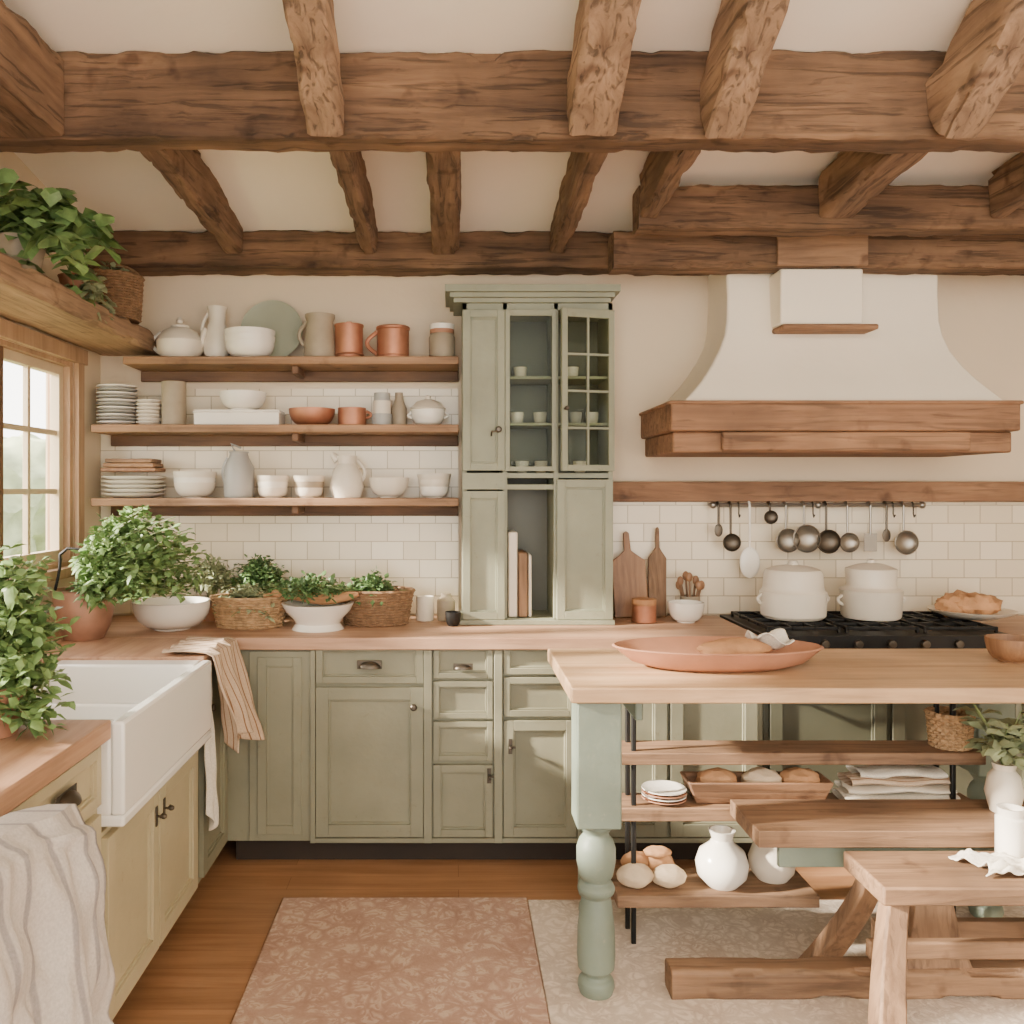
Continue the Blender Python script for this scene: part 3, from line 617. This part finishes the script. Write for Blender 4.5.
W('copper_cup',644,3.93,.92,[(copper,canp(12,18),0),(bread,[(0,0),(12,0),(12,6),(0,8)],17)])
W('striped_bowl',686,3.93,.92,[(white,bowlp(18,9,20),0)])
b=MB(); x=PX(690,4.06)
b.lathe((x,4.06,.921),canp(.045,.1),stone,24)
for k in range(7):
    a=k*.9; b.tube([(x+.015*math.cos(a),4.06+.015*math.sin(a),.93),(x+.05*math.cos(a),4.06+.03*math.sin(a),1.06+.02*(k%3))],.005,oZ); b.ball((x+.053*math.cos(a),4.06+.03*math.sin(a),1.07+.02*(k%3)),.017,brZ,n=12,sc=(.9,.4,1.3))
b.obj('utensil_crock')
W('salt_cellar',425,3.98,.92,[(ware,canp(9,24),0)]); W('stoneware_jar',446,3.98,.92,[(stone,[(0,0),(8,0),(9,4),(9,20),(5,24),(5,27),(0,28)],0)])
W('pestle_mortar',453,3.82,.92,[(iron,bowlp(8,5,14),0)])
# ------------------------------------------------------------ island table
b=MB(); b.box(.345,1.98,2.56,3.20,.888,.934,tX)
def tleg(cx,cy):
    b.box(cx-.065,cx+.065,cy-.065,cy+.065,.515,.888,greenT)
    b.lathe((cx,cy,0),[(0,.52),(.05,.52),(.052,.505),(.04,.49),(.036,.482),(.05,.465),(.058,.44),(.058,.40),(.05,.36),(.04,.342),(.05,.335),(.057,.32),(.052,.305),(.042,.30),(.046,.28),(.055,.2),(.057,.12),(.054,.085),(.04,.07),(.038,.06),(.052,.05),(.055,.03),(.048,.008),(.04,0),(0,0)],greenT,32)
for cx,cy in((.43,2.645),(.50,3.12),(1.88,2.645),(1.88,3.12)): tleg(cx,cy)
b.box(.565,1.815,3.10,3.13,.76,.888,greenT); b.box(.56,.585,2.71,3.1,.80,.888,greenT)
b.obj('kitchen_island_table',.005)
b=MB(); Ya,Yb2=2.90,3.05
for x in(.60,1.655):
    for y in(Ya+.02,Yb2-.03): b.box(x-.008,x+.008,y,y+.016,0,.84,iron)
b.box(.54,1.75,Ya,Yb2,.605,.645,oX); b.box(.54,1.75,Ya,Yb2,.42,.465,oX); b.box(.53,1.18,Ya-.06,Yb2,.165,.205,oX)
b.obj('storage_rack',.004)
W('white_vase',722,2.92,.205,[(white,[(0,0),(15,0),(24,10),(26,22),(22,34),(12,42),(10,46),(12,52),(13,55),(11,55),(8,46),(0,40)],0)])
W('white_pitcher',772,2.97,.205,[(ware,[(0,0),(15,0),(21,8),(23,20),(18,34),(13,42),(15,50),(13,50),(11,42),(0,30)],0)],lambda b,x,Y,z,s:handle(b,x,Y,z,s,ware,14,14,44,1,10))
for px,r in((635,.048),(669,.045)):
    b=MB(); b.ball((PX(px,2.91),2.91,.206+r*.72),r,dough,n=28,jit=.12,sc=(1.25,1,.75)); b.obj('bread_loaf')
b=MB()
x0=PX(648,3.0)
for i,(dx,r) in enumerate(((-.04,.045),(.04,.045))): b.ball((x0+dx,3.01,.207+.035),r,bread,n=24,jit=.15,sc=(1.1,.7,.8))
b.ball((x0+.03,2.99,.285),.03,bread,jit=.15,sc=(1.6,1,.6)); b.obj('bread_loaf')
W('side_plate_stack',664,2.97,.465,[(white if i%2 else terra,[(0,0),(14,0),(22,3),(22,4),(14,1.5),(0,1.5)],i*3.0) for i in range(4)])
def basket(b,c,rx,ry,h,m,flare=1.15,nr=None,stave=18):
    c=Vector(c); nr=nr or int(h/.011)
    for k in range(nr+1):
        f=1+(flare-1)*k/nr; z=h*k/nr+.006
        pts=[]; N_=stave*4
        for i in range(N_):
            a=2*pi*i/N_; w=.0035*math.cos(stave*a+(k%2)*pi)
            pts.append(c+Vector(((rx*f+w)*math.cos(a),(ry*f+w)*math.sin(a),z)))
        b.tube(pts,.0062 if k<nr else .009,m,5,closed=True)
    for i in range(stave):
        a=2*pi*(i+.5)/stave
        b.tube([c+Vector((rx*math.cos(a),ry*math.sin(a),.003)),c+Vector((rx*flare*math.cos(a),ry*flare*math.sin(a),h))],.004,m,5)
    b.lathe(c,[(0,.002),(1,.002),(1,.01),(0,.01)],m,24,sx=rx,sy=ry)
b=MB(); basket(b,(PX(950,2.97),2.97,.646),.058,.055,.105,wick); b.obj('wicker_basket')
def trough(name,x0,x1,y0,y1,z,h,m):
    b=MB(); t=.012
    rs=[[(x0+.03,y0+.02,z),(x1-.03,y0+.02,z),(x1-.03,y1-.02,z),(x0+.03,y1-.02,z)],[(x0,y0,z+h),(x1,y0,z+h),(x1,y1,z+h),(x0,y1,z+h)],[(x0+t,y0+t,z+h),(x1-t,y0+t,z+h),(x1-t,y1-t,z+h),(x0+t,y1-t,z+h)],[(x0+.03+t,y0+.02+t,z+.015),(x1-.03-t,y0+.02+t,z+.015),(x1-.03-t,y1-.02-t,z+.015),(x0+.03+t,y1-.02-t,z+.015)]]
    b.loft4(rs,m); return b.obj(name,.005)
trough('dough_trough',.78,1.26,2.915,3.045,.466,.075,hW)
for dx,m in((-.13,bread),(.02,dough),(.15,bread)):
    b=MB(); b.ball((1.02+dx,2.98,.535),.05,m,n=24,jit=.2,sc=(1.35,.8,.7)); b.obj('bread_loaf')
b=MB()
def fold(x0,x1,z,m,seed):
    def f2(u,v):
        a=2*pi*u; nn=noise.noise(Vector((v*5,math.cos(a),seed)))
        return (x0+(x1-x0)*v+.01*nn,2.98+.055*math.cos(a)*(1+.1*nn),z+.013+.013*math.sin(a)*(1+.4*nn)+.004*math.sin(v*9+seed))
    b.grid(f2,24,24,m)
for i,(w,m) in enumerate(((.2,linW),(.19,ware),(.18,towelm),(.15,linW))): fold(1.50-w,1.50+w*.9,.468+i*.027,m,i*3.1)
b.obj('folded_linens')
# ------------------------------------------------------------ benches
b=MB(); z=.505
b.box(.90,1.93,2.60,2.87,z-.05,z,oX); b.box(.97,1.86,2.63,2.65,z-.12,z-.05,greenT)
for xc,w1,w2 in((1.44,.10,.06),(1.86,.06,.04)):
    b.loft4([[(xc-w,ya,zz),(xc+w,ya,zz),(xc+w,ya+.06,zz),(xc-w,ya+.06,zz)] for w,ya,zz in((w1,2.615,.09),(w1*.8,2.63,.15),(w2*.85,2.645,.3),(w2,2.66,z-.05))],oZ)
hewn(b,(.645,2.645,.048),(1.95,2.645,.048),.09,.09,oX,.003)
b.box(1.28,1.9,2.68,2.71,.14,.20,oX)
b.obj('trestle_bench',.006)
b=MB(); z=.455
b.box(1.14,1.80,2.34,2.585,z-.05,z,oX)
def splay(xt,yt,xb_,yb_,w=.034):
    rs=[]
    for k in range(9):
        t=k/8; x=xb_+(xt-xb_)*t; y=yb_+(yt-yb_)*(1-(1-t)**1.3); ww=w*(1.15-.3*t); zz=(z-.05)*t
        rs.append([(x-ww,y-ww,zz),(x+ww,y-ww,zz),(x+ww,y+ww,zz),(x-ww,y+ww,zz)])
    b.loft4(rs,oZ)
splay(1.20,2.40,1.10,2.24); splay(1.20,2.53,1.13,2.79); splay(1.73,2.40,1.80,2.24); splay(1.73,2.53,1.80,2.79)
b.box(1.16,1.78,2.46,2.49,.20,.25,oX)
b.obj('wooden_stool',.006)
W('white_jar',1011,2.52,.455,[(white,[(0,0),(12,0),(14,3),(14,42),(12,44),(13,52),(11,52),(10,46),(0,44)],0)])
def npk(u,v):
    n1=noise.noise(Vector((u*5,v*4,.3))); n2=noise.noise(Vector((u*9,v*9,2.3)))
    return (1.44+.30*u+.03*math.sin(v*5),2.39+.13*v,.462+.03*max(0,n1)+.022*max(0,n2)+.008*abs(math.sin(u*9)))
b=MB(); b.grid(npk,50,34,linW); b.obj('napkin',solid=.003)
# ------------------------------------------------------------ table top
Yt=2.87; x=PX(717,Yt)
b=MB(); b.lathe((x,Yt,.935),[(0,0),(.21,0),(.28,.02),(.33,.06),(.340,.066),(.332,.070),(.27,.034),(.19,.014),(0,.014)],terra,64,sy=.5); b.obj('terracotta_platter')
b=MB(); b.ball((x+.05,Yt-.02,.993),.09,bread,jit=.15,sc=(1.3,.6,.4)); b.obj('bread_loaf')
b=MB(); b.grid(lambda u,v:(x+.12+.12*u,Yt-.03+.12*v,.995+.03*math.sin(u*6+v*3)*.6+.03*math.cos(v*8)*.4+.022),20,20,linW); b.obj('tea_towel',solid=.003)
W('turned_wooden_bowl',1012,2.95,.934,[(brZ,bowlp(24,12,24),0)])
# ------------------------------------------------------------ plants
def herb(b,c,n,hgt,spread,ml,L=.02,lf=14,bias=(0,0),smin=.4,hang=0):
    c=Vector(c)
    for i in range(n):
        a=random.uniform(0,2*pi); rr=spread*math.sqrt(random.random()); hh=hgt*(random.uniform(smin,1))*(1-.35*(rr/spread)**2)-hang*(rr/spread)**2
        end=c+Vector((rr*math.cos(a)+bias[0],rr*math.sin(a)+bias[1],hh))
        mid=c+(end-c)*.5+Vector((-(end-c).x*.2,-(end-c).y*.2,abs(hh)*.15+.03))
        base=c+Vector((random.uniform(-.02,.02),random.uniform(-.02,.02),0))
        b.tube([base,mid,end],.0016,stem,4)
        for k in range(lf):
            t=random.uniform(.45,1.05); p=mid.lerp(end,(t-.45)/.6)
            d=Vector((random.gauss(0,1),random.gauss(0,1),random.gauss(.2,.7))).normalized()
            q=p+d*random.uniform(0,.03)
            b.leaf(q,d,L*random.uniform(.7,1.4),L*random.uniform(.6,1.),ml,random.uniform(0,.5))
b=MB(); c=(-1.10,2.12,.921)
b.lathe(c,[(0,0),(.055,0),(.075,.1),(.08,.12),(.072,.12),(.06,.09),(0,.09)],terra,28); herb(b,(c[0],c[1],1.0),160,.44,.17,leafA,.036,16,smin=.1,hang=.12); b.obj('potted_basil')
cb=Vector((PX(84,3.5),3.5,.921)); b=MB()
b.lathe(cb,[(0,0),(.075,0),(.10,.05),(.113,.12),(.118,.19),(.122,.195),(.113,.195),(.1,.1),(0,.09)],copperB,36)
b.tube([cb+Vector((-.11+.02*math.sin(k*.25),-.01,.19+.02*k)) for k in range(8)]+[cb+Vector((-.06,-.01,.355)),cb+Vector((0,-.01,.35))],.006,iron,8)
herb(b,cb+Vector((.02,0,.14)),230,.40,.25,leafA,.035,15,bias=(.20,.03),smin=.2,hang=.06); b.obj('potted_parsley')
b=MB(); c=(PX(258,4.02),4.02,.921); b.lathe(c,[(0,0),(.04,0),(.05,.1),(.045,.1),(0,.08)],stone,24); herb(b,(c[0],c[1],1.0),110,.21,.13,leafB,.024,14); b.obj('potted_thyme')
b=MB(); c=(PX(212,3.99),3.99,.921); b.lathe(c,[(0,0),(.04,0),(.05,.1),(.045,.1),(0,.08)],terra,24); herb(b,(c[0],c[1],1.0),80,.2,.12,leafC,.026,12); b.obj('potted_sage')
b=MB(); basket(b,(PX(250,3.8),3.8,.921),.135,.09,.12,wick,1.2); herb(b,(PX(248,3.8),3.8,.98),80,.12,.15,leafC,.026,8,hang=.06); b.obj('wicker_basket')
W('white_serving_bowl',172,3.74,.92,[(white,bowlp(38,18,28),0)])
W('footed_dish',318,3.74,.92,[(white,[(0,0),(26,0),(22,6),(24,10),(32,18),(36,26),(33,26),(28,20),(0,14)],0)])
b=MB(); xx=PX(376,3.88); basket(b,(xx,3.88,.921),.135,.10,.14,wickd,1.2)
herb(b,(xx-.03,3.88,1.0),90,.14,.14,leafB,.028,8,hang=.03); b.obj('wicker_basket')
b=MB()
b.tube([(PX(268,3.84)+i*.05,3.76,1.055+.012*math.sin(i*.9)) for i in range(9)],.02,bread,10,radii=[.01,.02,.024,.025,.025,.025,.024,.02,.01]); herb(b,(PX(310,3.84),3.78,1.03),90,.09,.22,leafB,.026,8); b.obj('herb_bundle')
def trail(b,p,dirs,m,L=.05,n=14,grav=.5):
    for d in dirs:
        q=Vector(p); v=Vector(d); pts=[q.copy()]
        for k in range(n):
            v=v+Vector((random.gauss(0,.12),random.gauss(0,.12),-grav/n*2)); q=q+v.normalized()*.035; q.x=max(q.x,XL+.03); pts.append(q.copy())
            b.leaf(q,Vector((random.gauss(.3,1),random.gauss(0,1),random.gauss(0,.5))),L*random.uniform(.7,1.3),L*.8,m,.3)
            b.leaf(q,Vector((random.gauss(.3,1),random.gauss(0,1),random.gauss(.2,.5))),L*random.uniform(.6,1.1),L*.75,m,.3)
        b.tube(pts,.002,stem,4)
zsh=2.227
b=MB(); c=Vector((-1.49,3.05,zsh)); b.lathe(c,[(0,0),(.06,0),(.085,.12),(.09,.14),(.08,.14),(0,.11)],stone,28)
trail(b,c+Vector((0,0,.13)),[(random.uniform(-.1,.6),random.uniform(-.6,.6),random.uniform(.6,2.0)) for _ in range(14)],leafA,.10,10,1.0); b.obj('trailing_pothos')
b=MB(); c=Vector((-1.46,3.46,zsh)); b.lathe(c,[(0,0),(.05,0),(.07,.1),(.075,.11),(.065,.11),(0,.09)],terra,28)
trail(b,c+Vector((0,0,.1)),[(random.uniform(-.1,.5),random.uniform(-.5,.5),random.uniform(.3,.9)) for _ in range(12)],leafC,.055,6,1.4); b.obj('trailing_ivy')
b=MB(); basket(b,(-1.45,3.80,zsh+.003),.105,.10,.18,wickd,1.1); b.tube([Vector((-1.45+.115*math.cos(pi*k/12),3.80,zsh+.17+.07*math.sin(pi*k/12))) for k in range(13)],.008,wickd,6); herb(b,(-1.45,3.80,zsh+.10),24,.14,.09,leafC,.03,6); b.obj('wicker_basket')
b=MB(); c=Vector((1.72,2.76,.506)); b.lathe(c,[(0,0),(.04,0),(.055,.06),(.045,.11),(.03,.13),(.035,.15),(.028,.15),(0,.12)],ware,28)
for k in range(14):
    a=random.uniform(0,2*pi); p0=c+Vector((0,0,.13)); p1=p0+Vector((.10*math.cos(a),.06*math.sin(a),random.uniform(.06,.23)))
    b.tube([p0,p0.lerp(p1,.5)+Vector((0,0,.03)),p1],.002,stem,4)
    for j in range(5):
        q=p0.lerp(p1,.3+.7*j/5); b.leaf(q,Vector((random.gauss(0,1),random.gauss(0,.7),.3)),.085,.05,leafC,.3)
b.obj('vase_of_foliage')
# ------------------------------------------------------------ rugs
b=MB(); b.box(-.62,.275,1.3,3.255,.001,.010,rugA); b.obj('area_rug',.003)
b=MB(); b.box(.277,2.3,1.3,3.24,.001,.009,rugB); b.obj('area_rug',.003)
# ------------------------------------------------------------ light: sky brighter on the sunny (window) side
w=bpy.data.worlds.new('World'); bpy.context.scene.world=w; w.use_nodes=True
N=w.node_tree.nodes; L=w.node_tree.links; bg=N['Background']
tc=N.new('ShaderNodeTexCoord'); sp=N.new('ShaderNodeSeparateXYZ'); L.new(tc.outputs['Generated'],sp.inputs[0])
mr=N.new('ShaderNodeMapRange'); mr.inputs['From Min'].default_value=-1; mr.inputs['From Max'].default_value=.3; mr.inputs['To Min'].default_value=12; mr.inputs['To Max'].default_value=3.7
L.new(sp.outputs['X'],mr.inputs['Value']); L.new(mr.outputs['Result'],bg.inputs[1])
mc=N.new('ShaderNodeMapRange'); mc.inputs['From Min'].default_value=-1; mc.inputs['From Max'].default_value=.3
L.new(sp.outputs['X'],mc.inputs['Value']); rc=ramp(N,[(1,.93,.82),(1,.96,.90)]); L.new(mc.outputs['Result'],rc.inputs['Fac']); L.new(rc.outputs['Color'],bg.inputs[0])
def sun(name,d,e,col,ang):
    sn=bpy.data.lights.new(name,'SUN'); sn.energy=e; sn.angle=ang; sn.color=col
    so=bpy.data.objects.new(name,sn); bpy.context.collection.objects.link(so)
    so.rotation_euler=Vector(d).to_track_quat('-Z','Y').to_euler(); so.location=(-3,-3,4)
sun('sun',(1,.2,-.42),34,(1,.88,.72),.06)
cam=bpy.data.cameras.new('camera'); co=bpy.data.objects.new('camera',cam); bpy.context.collection.objects.link(co)
cam.sensor_width=36; cam.lens=F/1024*36; cam.shift_x=(512-CX)/1024; cam.shift_y=-(512-CY)/1024
co.location=(0,0,H); co.rotation_euler=(pi/2,0,0); cam.clip_start=.05
bpy.context.scene.camera=co
